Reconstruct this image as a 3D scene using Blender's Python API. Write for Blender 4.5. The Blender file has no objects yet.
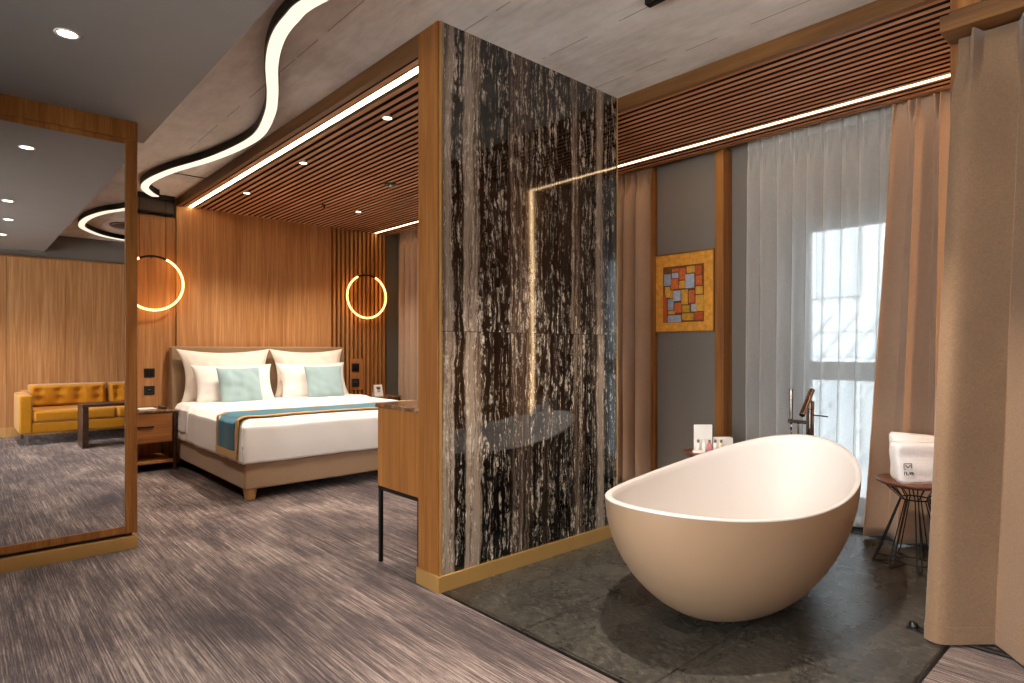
import bpy, bmesh, math, random
from mathutils import Vector, Matrix, noise as mnoise
random.seed(7)
S = bpy.context.scene
C = S.collection
PI = math.pi
rad = math.radians

# ------------------------------------------------------------------ camera
F = 614.5
cam_d = bpy.data.cameras.new('camera'); cam = bpy.data.objects.new('camera', cam_d); C.objects.link(cam)
cam.location = (0, 0, 1.15)
cam.rotation_euler = (PI/2, 0, math.atan2(1190-512, F)-PI/2)
cam_d.sensor_width = 36; cam_d.lens = 36*F/1024
cam_d.shift_y = 7.5/1024
cam_d.clip_start = .02
S.camera = cam
S.view_settings.view_transform = 'Standard'
S.view_settings.look = 'None'
S.view_settings.gamma = 1
S.view_settings.exposure = 1.15
S.view_settings.use_curve_mapping = False
try:
    S.cycles.use_denoising = True
    S.cycles.max_bounces = 8; S.cycles.diffuse_bounces = 5; S.cycles.glossy_bounces = 5
    S.cycles.transparent_max_bounces = 16
    S.cycles.caustics_reflective = False; S.cycles.caustics_refractive = False
    S.cycles.sample_clamp_indirect = 6
except Exception: pass

# ------------------------------------------------------------------ materials
def lin(c):
    def f(v):
        v /= 255.0
        return v/12.92 if v <= .04045 else ((v+.055)/1.055)**2.4
    return (f(c[0]), f(c[1]), f(c[2]), 1)

class NT:
    def __init__(s, name):
        s.m = bpy.data.materials.new(name); s.m.use_nodes = True
        s.t = s.m.node_tree; s.n = s.t.nodes; s.l = s.t.links
        s.b = s.n['Principled BSDF']; s.out = s.n['Material Output']
    def node(s, kind, **kw):
        n = s.n.new(kind)
        for k, v in kw.items(): setattr(n, k, v)
        return n
    def link(s, a, b): s.l.new(a, b)
    def obj(s): return s.node('ShaderNodeTexCoord').outputs['Object']
    def mapping(s, vec, scale=(1,1,1), loc=(0,0,0)):
        m = s.node('ShaderNodeMapping'); s.link(vec, m.inputs['Vector'])
        m.inputs['Scale'].default_value = scale; m.inputs['Location'].default_value = loc
        return m.outputs['Vector']
    def noise(s, vec, scale, detail=4, rough=.55, dist=0):
        n = s.node('ShaderNodeTexNoise'); s.link(vec, n.inputs['Vector'])
        n.inputs['Scale'].default_value = scale; n.inputs['Detail'].default_value = detail
        n.inputs['Roughness'].default_value = rough; n.inputs['Distortion'].default_value = dist
        return n.outputs['Fac']
    def ramp(s, fac, stops, interp='LINEAR'):
        r = s.node('ShaderNodeValToRGB'); s.link(fac, r.inputs['Fac'])
        cr = r.color_ramp; cr.interpolation = interp
        while len(cr.elements) < len(stops): cr.elements.new(.5)
        for e, (p, c) in zip(cr.elements, stops):
            e.position = p; e.color = c if len(c) == 4 else (*c, 1)
        return r.outputs['Color']
    def mix(s, a, b, fac, mode='MIX'):
        m = s.node('ShaderNodeMix', data_type='RGBA', blend_type=mode)
        for i, v in ((6, a), (7, b)):
            if hasattr(v, 'is_linked'): s.link(v, m.inputs[i])
            else: m.inputs[i].default_value = v
        if hasattr(fac, 'is_linked'): s.link(fac, m.inputs[0])
        else: m.inputs[0].default_value = fac
        return m.outputs[2]
    def math(s, op, a, b=None, c=None):
        m = s.node('ShaderNodeMath', operation=op)
        for i, v in enumerate((a, b, c)):
            if v is None: continue
            if hasattr(v, 'is_linked'): s.link(v, m.inputs[i])
            else: m.inputs[i].default_value = v
        return m.outputs[0]
    def sep(s, vec):
        n = s.node('ShaderNodeSeparateXYZ'); s.link(vec, n.inputs[0]); return n.outputs
    def comb(s, x, y, z):
        n = s.node('ShaderNodeCombineXYZ')
        for i, v in enumerate((x, y, z)):
            if hasattr(v, 'is_linked'): s.link(v, n.inputs[i])
            else: n.inputs[i].default_value = v
        return n.outputs[0]
    def bump(s, h, strength=.2, dist=.01):
        b = s.node('ShaderNodeBump'); s.link(h, b.inputs['Height'])
        b.inputs['Strength'].default_value = strength; b.inputs['Distance'].default_value = dist
        s.link(b.outputs['Normal'], s.b.inputs['Normal'])
    def set(s, color=None, rough=.5, metal=0, spec=.5, **kw):
        if color is not None:
            if hasattr(color, 'is_linked'): s.link(color, s.b.inputs['Base Color'])
            else: s.b.inputs['Base Color'].default_value = color
        if hasattr(rough, 'is_linked'): s.link(rough, s.b.inputs['Roughness'])
        else: s.b.inputs['Roughness'].default_value = rough
        s.b.inputs['Metallic'].default_value = metal
        s.b.inputs['Specular IOR Level'].default_value = spec
        for k, v in kw.items(): s.b.inputs[k.replace('_', ' ')].default_value = v
        return s.m

def wood(name, dark, mid, light, axis='Z', rough=.42, fine=90, broad=7):
    m = NT(name); o = m.obj(); i = 'XYZ'.index(axis)
    sc = [broad]*3; sc[i] = .45
    sf = [fine]*3; sf[i] = 1.6
    sb = [1.3]*3; sb[i] = .12
    n1 = m.noise(m.mapping(o, sc), 2.2, 6, .6, .6)
    n2 = m.noise(m.mapping(o, sf), 1.5, 3, .6)
    n3 = m.noise(m.mapping(o, sb), 2.0, 2, .5)
    a = m.math('MULTIPLY', n1, .55); b = m.math('MULTIPLY', n2, .35); c = m.math('MULTIPLY', n3, .25)
    s = m.math('ADD', m.math('ADD', a, b), c)
    col = m.ramp(s, [(.38, lin(dark)), (.56, lin(mid)), (.74, lin(light))])
    m.bump(n2, .08, .003)
    return m.set(col, rough, 0, .4)

def plain(name, c, rough=.5, metal=0, spec=.5, var=.06, scale=8, bump=0, bscale=200, **kw):
    m = NT(name); o = m.obj()
    n = m.noise(o, scale, 5, .6)
    d = tuple(max(0, v*(1-var)) for v in lin(c)[:3])+(1,); l = tuple(v*(1+var) for v in lin(c)[:3])+(1,)
    col = m.ramp(n, [(.3, d), (.7, l)])
    if bump: m.bump(m.noise(o, bscale, 3, .6), bump, .003)
    return m.set(col, rough, metal, spec, **kw)

def fabric(name, c, rough=.9, weave=700, var=.14, bump=.25, sheen=.2):
    m = NT(name); o = m.obj()
    n1 = m.noise(m.mapping(o, (1, 1, .25)), weave*.35, 2, .7)
    n2 = m.noise(m.mapping(o, (.25, .25, 1)), weave*.35, 2, .7)
    n3 = m.noise(o, 3, 3, .5)
    s = m.math('ADD', m.math('MULTIPLY', m.math('ADD', n1, n2), .4), m.math('MULTIPLY', n3, .2))
    d = tuple(v*(1-var) for v in lin(c)[:3])+(1,); l = tuple(min(1, v*(1+var)) for v in lin(c)[:3])+(1,)
    col = m.ramp(s, [(.35, d), (.65, l)])
    m.bump(s, bump, .002)
    return m.set(col, rough, 0, .2, Sheen_Weight=sheen)

def emit(name, c, strength):
    m = NT(name); e = m.node('ShaderNodeEmission')
    e.inputs['Color'].default_value = (*c, 1); e.inputs['Strength'].default_value = strength
    m.link(e.outputs[0], m.out.inputs['Surface'])
    return m.m

W_WALL = wood('panel_veneer', (150, 99, 57), (188, 132, 83), (216, 164, 114), 'Z', .34, 80, 13)
W_FRAME = wood('oak_frame', (98, 58, 22), (136, 84, 36), (168, 114, 56), 'Z', .4)
W_FRAME_X = wood('oak_frame_lengthways', (128, 80, 38), (168, 110, 56), (196, 142, 82), 'X', .4)
W_BEAM = wood('beam_wood', (82, 52, 24), (114, 75, 36), (142, 97, 50), 'Y', .42)
W_SLAT = wood('slat_wood', (160, 100, 62), (198, 134, 92), (222, 168, 126), 'Y', .5)
W_SLATV = wood('upright_slat_wood', (136, 84, 42), (174, 116, 64), (200, 146, 90), 'Z', .45)
W_CAB = wood('cabinet_veneer', (116, 68, 28), (150, 95, 44), (176, 121, 64), 'Z', .4, 60, 12)
W_NIGHT = wood('nightstand_veneer', (112, 66, 30), (150, 94, 48), (176, 120, 68), 'X', .4)
W_DARK = wood('dark_wood', (38, 24, 18), (60, 38, 28), (84, 54, 40), 'X', .35)
W_DISC = wood('walnut_disc', (70, 40, 28), (104, 62, 44), (130, 84, 60), 'X', .3)
W_LEG = wood('pale_leg_wood', (168, 120, 66), (204, 156, 98), (226, 184, 130), 'Z', .4)
BRASS = plain('brushed_brass', (192, 150, 88), .42, .55, .5, .05, 3)
BLACK_METAL = plain('black_metal', (24, 22, 22), .45, .5)
BLACK = plain('black_plastic', (18, 17, 17), .4)
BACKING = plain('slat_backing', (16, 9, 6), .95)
CHROME = plain('chrome', (200, 198, 196), .08, 1, .5, .02)
GUNMETAL = plain('polished_nickel', (150, 138, 130), .14, 1, .5, .02)
PAINT_GREY = plain('grey_paint', (122, 114, 105), .75, 0, .3, .03, 2)
PAINT_CEIL = plain('grey_ceiling_paint', (142, 137, 133), .6, 0, .3, .03, 2)
PAINT_UPPER = plain('dark_grey_paint', (116, 107, 96), .7, 0, .3, .03, 2)
FRAME_GREY = plain('window_aluminium', (150, 154, 158), .45, .2)
TUB_IN = plain('tub_white', (216, 210, 206), .5, 0, .5, .015, 3)
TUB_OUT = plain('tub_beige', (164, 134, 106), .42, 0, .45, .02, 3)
LINEN_WHITE = fabric('white_cotton', (240, 234, 228), .85, 900, .03, .12, .1)
LINEN_CREAM = fabric('cream_sham', (238, 226, 212), .85, 900, .03, .12, .1)
CUSHION = fabric('pale_aqua_cotton', (156, 181, 184), .85, 900, .05, .2)
RUNNER = fabric('teal_weave', (44, 104, 124), .8, 600, .25, .3)
GOLD = fabric('gold_braid', (196, 150, 84), .7, 600, .2, .3)
BEDBASE = fabric('taupe_upholstery', (172, 142, 112), .85, 700, .08, .2)
HEADB = fabric('headboard_upholstery', (156, 128, 98), .85, 700, .08, .2)
CURT_NEAR = fabric('oatmeal_linen_curtain', (134, 105, 80), .9, 900, .22, .35)
CURT = fabric('dusty_taupe_curtain', (172, 142, 118), .85, 600, .1, .2)
VELVET = fabric('mustard_velvet', (184, 122, 6), .75, 300, .12, .15, .3)
TOWEL = fabric('white_terry', (236, 230, 228), .95, 300, .06, .8, .3)
PAPER = plain('white_card', (236, 232, 226), .7)
PINK = plain('pink_lotion', (206, 112, 120), .3)
AMBER = plain('pale_lotion', (220, 206, 176), .3)
GREYFOIL = plain('grey_cap', (120, 112, 110), .35)
INK = plain('ink', (44, 40, 42), .8)
LED = emit('led_strip_light', (1, .68, .36), 5.5)
LED_RIB = emit('led_ribbon_light', (1, .82, .62), .62)
LED_RING = emit('led_ring_light', (1, .44, .10), 4.0)
LENS = emit('downlight_lens', (1, .86, .66), 12)

def mk_marble():
    m = NT('striped_black_marble'); o = m.obj(); X, Y, Z = m.sep(o)
    low = m.math('LESS_THAN', Z, 1.235)
    seed = m.math('MULTIPLY', low, .33)
    w1 = m.noise(m.comb(m.math('MULTIPLY', X, 2.5), seed, m.math('MULTIPLY', Z, 1.1)), 1.5, 4, .6)
    w2 = m.noise(m.comb(m.math('MULTIPLY', X, 9), seed, m.math('MULTIPLY', Z, 5)), 2.0, 5, .65)
    xs = m.math('ADD', X, m.math('ADD', m.math('MULTIPLY', m.math('SUBTRACT', w1, .5), .075), m.math('MULTIPLY', m.math('SUBTRACT', w2, .5), .03)))
    xs = m.math('ADD', xs, m.math('MULTIPLY', low, -.012))
    u = m.math('DIVIDE', m.math('SUBTRACT', xs, 1.70), 1.35)
    g = lambda v: (v, v, v, 1)
    bands = m.ramp(u, [(0, g(.75)), (.052, g(.8)), (.066, g(.05)), (.092, g(.06)), (.108, g(.85)), (.17, g(.7)), (.19, g(.1)),
                       (.31, g(.08)), (.335, g(.55)), (.43, g(.5)), (.46, g(.15)), (.54, g(.45)), (.58, g(.12)), (.66, g(.1)), (.69, g(.7)), (.735, g(.5)),
                       (.75, g(.12)), (.82, g(.35)), (.86, g(.9)), (.885, g(.75)), (.9, g(.12)), (1, g(.2))])
    g1 = m.noise(m.comb(m.math('MULTIPLY', X, 24), seed, m.math('MULTIPLY', Z, 15)), 1.0, 3, .6)
    g2 = m.noise(m.comb(m.math('MULTIPLY', X, 60), m.math('ADD', seed, 3.0), m.math('MULTIPLY', Z, 48)), 1.0, 2, .6)
    xw = m.math('ADD', xs, m.math('ADD', m.math('MULTIPLY', m.math('SUBTRACT', g1, .5), .022), m.math('MULTIPLY', m.math('SUBTRACT', g2, .5), .008)))
    fib = m.noise(m.comb(m.math('MULTIPLY', xw, 120), seed, m.math('MULTIPLY', Z, 1.6)), 1.0, 4, .7, .0)
    fib2 = m.noise(m.comb(m.math('MULTIPLY', xw, 30), m.math('ADD', seed, 4.0), m.math('MULTIPLY', Z, .5)), 1.0, 4, .65, .0)
    bw = m.math('ADD', m.math('MULTIPLY', bands, .58), m.math('ADD', m.math('MULTIPLY', fib, .62), m.math('MULTIPLY', fib2, .48)))
    base = m.ramp(bw, [(.62, lin((7, 6, 6))), (.74, lin((16, 13, 11))), (.84, lin((52, 41, 34))), (.95, lin((104, 89, 76))), (1.0, lin((136, 121, 106)))])
    def ridge(fr, sd, zf, w):
        q = m.math('ABSOLUTE', m.math('SUBTRACT', m.noise(m.comb(m.math('MULTIPLY', xw, fr), m.math('ADD', seed, sd), m.math('MULTIPLY', Z, zf)), 1.0, 2, .5, 0), .5))
        return m.ramp(q, [(0, g(1)), (w*.45, g(.75)), (w, g(0))])
    vm = m.math('MAXIMUM', ridge(26, 9.0, .8, .026), ridge(52, 15.0, 1.4, .026))
    patch = m.ramp(m.noise(m.comb(m.math('MULTIPLY', xs, 24), m.math('ADD', seed, 2.0), m.math('MULTIPLY', Z, 13)), 1.3, 5, .7), [(.45, g(.0)), (.58, g(1))])
    grain = m.ramp(m.noise(m.comb(m.math('MULTIPLY', xs, 90), seed, m.math('MULTIPLY', Z, 60)), 1.0, 3, .6), [(.35, g(.35)), (.6, g(1))])
    vfac = m.math('MULTIPLY', m.math('MULTIPLY', m.math('MULTIPLY', vm, patch), grain), .95)
    col = m.mix(base, lin((204, 190, 172)), vfac)
    seam = m.math('LESS_THAN', m.math('ABSOLUTE', m.math('SUBTRACT', Z, 1.235)), .0018)
    col = m.mix(col, lin((20, 17, 15)), m.math('MULTIPLY', seam, .8))
    m.bump(m.noise(m.mapping(o, (5, 5, 3.0)), 1.0, 1, .5), .035, .02)
    return m.set(col, .05, 0, .9)
MARBLE = mk_marble()

def mk_carpet():
    m = NT('streaked_carpet'); o = m.obj()
    st = m.noise(m.mapping(o, (190, 2.2, 1)), 1.0, 2, .5, .05)
    st2 = m.noise(m.mapping(o, (300, 14, 1), (3, 7, 0)), 1.0, 2, .6, .1)
    bl = m.noise(m.mapping(o, (2.6, 1.3, 1)), 1.0, 5, .6, .5)
    bl2 = m.noise(m.mapping(o, (34, 2.4, 1), (5, 1, 0)), 1.0, 3, .6, .3)
    tf = m.noise(o, 330, 2, .7)
    s = m.math('ADD', m.math('ADD', m.math('MULTIPLY', st, .66), m.math('MULTIPLY', st2, .40)), m.math('ADD', m.math('ADD', m.math('MULTIPLY', bl, .56), m.math('MULTIPLY', bl2, .34)), m.math('MULTIPLY', tf, .5)))
    s = m.math('MULTIPLY', s, .6)
    col = m.ramp(s, [(.98*.6, lin((42, 33, 35))), (1.14*.6, lin((74, 61, 61))), (1.26*.6, lin((110, 93, 89))), (1.45*.6, lin((184, 166, 154)))])
    m.bump(m.math('ADD', tf, m.math('MULTIPLY', st, .8)), .8, .006)
    return m.set(col, .95, 0, .1, Sheen_Weight=.15)
CARPET = mk_carpet()

def mk_tile():
    m = NT('slate_tile'); o = m.obj(); X, Y, Z = m.sep(o)
    n1 = m.noise(m.mapping(o, (1, 1.6, 1)), 2.2, 7, .65, .8)
    n2 = m.noise(m.mapping(o, (1.6, 1, 1)), 30, 8, .78, .6)
    s = m.math('ADD', m.math('MULTIPLY', n1, .3), m.math('MULTIPLY', n2, .7))
    col = m.ramp(s, [(.38, lin((38, 38, 36))), (.48, lin((58, 56, 52))), (.56, lin((78, 75, 68))), (.66, lin((132, 124, 108)))])
    def seam(c, off, sp):
        f = m.math('FRACT', m.math('DIVIDE', m.math('SUBTRACT', c, off), sp))
        return m.math('GREATER_THAN', m.math('ABSOLUTE', m.math('SUBTRACT', f, .5)), .5-.003/sp)
    sm = m.math('MAXIMUM', seam(X, 1.724, .588), seam(Y, .640, .596))
    col = m.mix(col, lin((22, 21, 20)), sm)
    h = m.math('SUBTRACT', n2, m.math('MULTIPLY', sm, 1.0))
    m.bump(h, .25, .006)
    return m.set(col, m.ramp(n1, [(.3, (.20, .20, .20)), (.7, (.36, .36, .36))]), 0, .45)
TILE = mk_tile()

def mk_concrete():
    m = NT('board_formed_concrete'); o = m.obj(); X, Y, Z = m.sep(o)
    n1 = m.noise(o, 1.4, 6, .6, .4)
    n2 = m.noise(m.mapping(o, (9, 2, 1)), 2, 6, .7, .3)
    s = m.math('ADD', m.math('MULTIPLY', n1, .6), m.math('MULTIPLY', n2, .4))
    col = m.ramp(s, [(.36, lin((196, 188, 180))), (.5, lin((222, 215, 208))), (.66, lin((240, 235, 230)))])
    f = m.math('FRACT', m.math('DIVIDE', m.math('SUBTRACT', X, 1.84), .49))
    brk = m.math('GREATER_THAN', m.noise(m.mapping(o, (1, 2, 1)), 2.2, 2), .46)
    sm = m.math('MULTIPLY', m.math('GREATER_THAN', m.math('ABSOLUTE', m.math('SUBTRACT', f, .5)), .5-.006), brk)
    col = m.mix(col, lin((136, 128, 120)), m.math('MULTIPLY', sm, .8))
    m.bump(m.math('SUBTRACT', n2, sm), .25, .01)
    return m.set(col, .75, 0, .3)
CONCRETE = mk_concrete()

def mk_brownstone():
    m = NT('brown_marble_top'); o = m.obj()
    n = m.noise(o, 9, 7, .65, 1.5)
    col = m.ramp(n, [(.32, lin((62, 40, 26))), (.5, lin((118, 84, 58))), (.62, lin((160, 126, 96))), (.75, lin((96, 66, 44)))])
    return m.set(col, .15, 0, .5)
BROWNSTONE = mk_brownstone()

def mk_mirror():
    m = NT('mirror_silver')
    n = m.noise(m.obj(), 2, 2)
    col = m.ramp(n, [(0, (.86, .86, .86, 1)), (1, (.88, .88, .88, 1))])
    return m.set(col, 0.0, 1, .5)
MIRROR = mk_mirror()

def mk_glass(name, tint=(1, 1, 1)):
    m = NT(name)
    t = m.node('ShaderNodeBsdfTransparent'); t.inputs[0].default_value = (*tint, 1)
    g = m.node('ShaderNodeBsdfGlossy'); g.inputs['Roughness'].default_value = .03
    fr = m.node('ShaderNodeFresnel'); fr.inputs[0].default_value = 1.45
    mx = m.node('ShaderNodeMixShader'); m.link(fr.outputs[0], mx.inputs[0]); m.link(t.outputs[0], mx.inputs[1]); m.link(g.outputs[0], mx.inputs[2])
    m.link(mx.outputs[0], m.out.inputs['Surface'])
    return m.m
GLASS = mk_glass('window_glass', (.95, .97, .97))
GLASS_DARK = mk_glass('smoked_glass', (.28, .29, .31))
BOTTLE = mk_glass('clear_bottle', (.92, .9, .88))

def mk_sheer():
    m = NT('sheer_voile'); o = m.obj()
    n = m.noise(m.mapping(o, (1, 1, .3)), 260, 2, .6)
    t = m.node('ShaderNodeBsdfTransparent')
    tr = m.node('ShaderNodeBsdfTranslucent'); tr.inputs[0].default_value = (.95, .95, .94, 1)
    df = m.node('ShaderNodeBsdfDiffuse'); df.inputs[0].default_value = (.93, .92, .90, 1)
    lw = m.node('ShaderNodeLayerWeight'); lw.inputs['Blend'].default_value = .35
    a = m.node('ShaderNodeMixShader'); a.inputs[0].default_value = .5; m.link(tr.outputs[0], a.inputs[1]); m.link(df.outputs[0], a.inputs[2])
    b = m.node('ShaderNodeMixShader'); m.link(m.math('MINIMUM', m.math('ADD', m.math('ADD', m.math('MULTIPLY', n, .2), .34), m.math('MULTIPLY', lw.outputs['Facing'], .55)), .95), b.inputs[0]); m.link(t.outputs[0], b.inputs[1]); m.link(a.outputs[0], b.inputs[2])
    m.link(b.outputs[0], m.out.inputs['Surface'])
    return m.m
SHEER = mk_sheer()

# ------------------------------------------------------------------ mesh helpers
def BM(): return bmesh.new()
def box(bm, x0, x1, y0, y1, z0, z1):
    v = [bm.verts.new((x, y, z)) for x in (x0, x1) for y in (y0, y1) for z in (z0, z1)]
    for f in ((0,1,3,2), (4,6,7,5), (0,4,5,1), (2,3,7,6), (0,2,6,4), (1,5,7,3)):
        bm.faces.new([v[i] for i in f])
    return v
def cyl(bm, p0, p1, r0, r1=None, seg=20):
    r1 = r0 if r1 is None else r1
    p0 = Vector(p0); p1 = Vector(p1); d = (p1-p0).normalized()
    a = d.orthogonal().normalized(); b = d.cross(a)
    ra = [bm.verts.new(p0+(a*math.cos(t)+b*math.sin(t))*r0) for t in [2*PI*i/seg for i in range(seg)]]
    rb = [bm.verts.new(p1+(a*math.cos(t)+b*math.sin(t))*r1) for t in [2*PI*i/seg for i in range(seg)]]
    for i in range(seg): bm.faces.new((ra[i], ra[(i+1)%seg], rb[(i+1)%seg], rb[i]))
    bm.faces.new(ra[::-1]); bm.faces.new(rb)
def tube(bm, pts, r, seg=8, closed=False):
    pts = [Vector(p) for p in pts]; n = len(pts); rings = []; up = None
    for i, p in enumerate(pts):
        if closed: d = (pts[(i+1)%n]-pts[i-1]).normalized()
        else: d = (pts[min(i+1, n-1)]-pts[max(i-1, 0)]).normalized()
        if up is None: up = d.orthogonal().normalized()
        up = (up-d*up.dot(d)).normalized(); b = d.cross(up)
        rings.append([bm.verts.new(p+(up*math.cos(2*PI*k/seg)+b*math.sin(2*PI*k/seg))*r) for k in range(seg)])
    m = n if closed else n-1
    for i in range(m):
        A, B = rings[i], rings[(i+1)%n]
        for k in range(seg): bm.faces.new((A[k], A[(k+1)%seg], B[(k+1)%seg], B[k]))
    if not closed: bm.faces.new(rings[0][::-1]); bm.faces.new(rings[-1])
def lathe(bm, prof, c=(0,0,0), seg=32):
    rings = []
    for r, z in prof:
        rings.append([bm.verts.new((c[0]+max(r, 1e-4)*math.cos(2*PI*k/seg), c[1]+max(r, 1e-4)*math.sin(2*PI*k/seg), c[2]+z)) for k in range(seg)])
    for A, B in zip(rings, rings[1:]):
        for k in range(seg): bm.faces.new((A[k], A[(k+1)%seg], B[(k+1)%seg], B[k]))
    bm.faces.new(rings[0][::-1]); bm.faces.new(rings[-1])
def grid(bm, fn, nu, nv, close_u=False):
    V = [[bm.verts.new(fn(i/nu if close_u else i/(nu-1), j/(nv-1))) for i in range(nu)] for j in range(nv)]
    for j in range(nv-1):
        for i in range(nu if close_u else nu-1):
            k = (i+1) % nu
            bm.faces.new((V[j][i], V[j][k], V[j+1][k], V[j+1][i]))
    return V
def catmull(pts, per=8):
    P = [Vector((*p, 0)) if len(p) == 2 else Vector(p) for p in pts]; out = []
    for i in range(len(P)-1):
        p0 = P[max(i-1, 0)]; p1 = P[i]; p2 = P[i+1]; p3 = P[min(i+2, len(P)-1)]
        for k in range(per):
            t = k/per
            out.append(.5*((2*p1)+(p2-p0)*t+(2*p0-5*p1+4*p2-p3)*t*t+(3*p1-p0-3*p2+p3)*t**3))
    out.append(P[-1]); return out

def obj(name, bm, mat, parent=None, smooth=False, bevel=0, seg=2, solid=0, subsurf=0, local=False, kind=None):
    bmesh.ops.recalc_face_normals(bm, faces=bm.faces)
    if parent is not None and not local:
        w = Vector(parent.get('_w', (0, 0, 0))); bmesh.ops.translate(bm, verts=bm.verts, vec=-w)
    me = bpy.data.meshes.new(name); bm.to_mesh(me); bm.free()
    for m in (mat if isinstance(mat, (list, tuple)) else [mat]): me.materials.append(m)
    o = bpy.data.objects.new(name, me); C.objects.link(o)
    if parent is not None: o.parent = parent
    if parent is not None: o['_w'] = list(parent.get('_w', (0, 0, 0))) if not local else [0, 0, 0]
    if smooth:
        for p in me.polygons: p.use_smooth = True
    if solid:
        md = o.modifiers.new('solid', 'SOLIDIFY'); md.thickness = solid; md.offset = 0
    if bevel:
        md = o.modifiers.new('bevel', 'BEVEL'); md.width = bevel; md.segments = seg; md.limit_method = 'ANGLE'; md.angle_limit = rad(40)
        md.harden_normals = False
        for p in me.polygons: p.use_smooth = True
        try:
            me.set_sharp_from_angle(angle=rad(40))
        except Exception: pass
    if subsurf:
        md = o.modifiers.new('sub', 'SUBSURF'); md.levels = subsurf; md.render_levels = subsurf
    if kind: o['kind'] = kind
    return o
def tag(o, label, cat, group=None):
    o['label'] = label; o['category'] = cat
    if group: o['group'] = group
    return o
def thing(name, loc, label, cat, group=None):
    o = bpy.data.objects.new(name, None); o.empty_display_size = .1; C.objects.link(o); o.location = loc; o['_w'] = list(loc)
    return tag(o, label, cat, group)
def struct(name, bm, mat, parent=None, **kw):
    o = obj(name, bm, mat, parent, **kw)
    if parent is None: o['kind'] = 'structure'
    return o
def dup(root, loc, label=None, group=None):
    r = root.copy(); C.objects.link(r); r.location = loc; r['_w'] = list(loc)
    if label: r['label'] = label
    if group: r['group'] = group
    for ch in list(root.children):
        c = ch.copy(); C.objects.link(c); c.parent = r
        for g in list(ch.children):
            d = g.copy(); C.objects.link(d); d.parent = c
    return r
def bx(*a):
    bm = BM(); box(bm, *a); return bm
def boxes(lst):
    bm = BM()
    for a in lst: box(bm, *a)
    return bm

# ------------------------------------------------------------------ the room
CH = 2.703; HS = 2.625; YM = 2.382; YB = 7.05; XW = 4.35; LOW = 2.46
XL = -2.6; YS = -2.2; MY = 4.087
floor = struct('floor', boxes([(XL, 1.70, YS, YB, -.06, 0), (1.70, XW, YS, .634, -.06, 0), (1.70, XW, 2.56, YB, -.06, 0)]), CARPET)
struct('floor_tile', bx(1.70, XW+.2, .634, 2.56, -.06, .001), TILE)
struct('trim_1', boxes([(1.694, 1.706, .628, YM-.02, -.02, .004), (1.694, XW, .622, .634, -.02, .004)]), BLACK_METAL)
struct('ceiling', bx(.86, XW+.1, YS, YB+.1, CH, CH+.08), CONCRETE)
struct('ceiling_low', bx(XL, .89, YS, 4.48, LOW, CH+.08), PAINT_CEIL)
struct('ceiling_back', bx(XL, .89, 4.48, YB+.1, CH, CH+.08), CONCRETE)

# headboard wall
struct('wall_back', bx(XL-.1, XW+.3, YB, YB+.12, -.06, CH+.08), PAINT_UPPER)
struct('wall_back_panel', boxes([(XL, 1.690, 7.03, 7.05, 0, 2.50)]), W_WALL)
struct('wall_back_veneer', boxes([(1.695, 2.36, 7.012, 7.05, 0, CH), (2.362, 3.02, 7.012, 7.05, 0, CH), (3.022, 3.39, 7.012, 7.05, 0, CH)]), W_WALL)
struct('trim_2', bx(1.689, 1.697, 7.006, 7.05, 0, CH), BRASS)
bm = BM(); n = 13
for i in range(n):
    x = 3.405+i*(4.15-3.405)/n
    box(bm, x, x+.032, 6.99, 7.03, 0, CH)
struct('wall_back_slats', bm, W_SLATV, bevel=.002)
struct('wall_back_backing', bx(3.39, 4.155, 7.03, 7.05, 0, CH), BACKING)
struct('baseboard_back', bx(XL, 1.70, 7.015, 7.03, 0, .09), BRASS)

# window wall with its openings
WIN = [(.95, 1.925, .06, 2.07), (3.70, 5.70, .06, 2.02), (-1.95, -.75, .06, 2.3)]
def wall_with_holes(x0, x1, y0, y1, z0, z1, holes):
    bm = BM(); ys = sorted({y0, y1, *[h[0] for h in holes], *[h[1] for h in holes]})
    for a, b in zip(ys, ys[1:]):
        h = [h for h in holes if h[0] <= a+1e-6 and h[1] >= b-1e-6]
        if h:
            box(bm, x0, x1, a, b, z0, h[0][2]); box(bm, x0, x1, a, b, h[0][3], z1)
        else: box(bm, x0, x1, a, b, z0, z1)
    return bm
struct('wall_window', wall_with_holes(XW, XW+.36, YS-.1, YB+.1, -.06, CH+.08, WIN), PAINT_GREY)
for k, (a, b, z0, z1) in enumerate(WIN):
    zt = 1.06 if k < 2 else 1.06
    fr = [(4.58, 4.66, a, a+.07, z0, z1), (4.58, 4.66, b-.07, b, z0, z1), (4.58, 4.66, a+.07, b-.07, z1-.07, z1), (4.58, 4.66, a+.07, b-.07, z0, z0+.07),
          (4.58, 4.66, a+.07, b-.07, zt-.13, zt)]
    if b-a > 1.2: fr.append((4.58, 4.66, (a+b)/2-.035, (a+b)/2+.035, z0+.07, z1-.07))
    w = struct('window_%d' % (k+1), boxes(fr), FRAME_GREY, bevel=.004)
    struct('pane', bx(4.615, 4.623, a+.02, b-.02, z0+.02, z1-.02), GLASS, w)
    struct('sill', bx(4.30, 4.58, a, b, z0-.03, z0), FRAME_GREY, w)

# grey panel between oak posts, where the picture hangs
struct('wall_window_panel', bx(4.30, XW, 2.38, 2.97, .0, HS+.03), PAINT_GREY)
struct('trim_3', bx(4.22, XW, 2.322, 2.392, 0, HS+.02), W_FRAME, bevel=.003)
struct('trim_4', bx(4.266, XW, 2.957, 3.006, 0, HS+.02), W_FRAME, bevel=.003)

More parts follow.
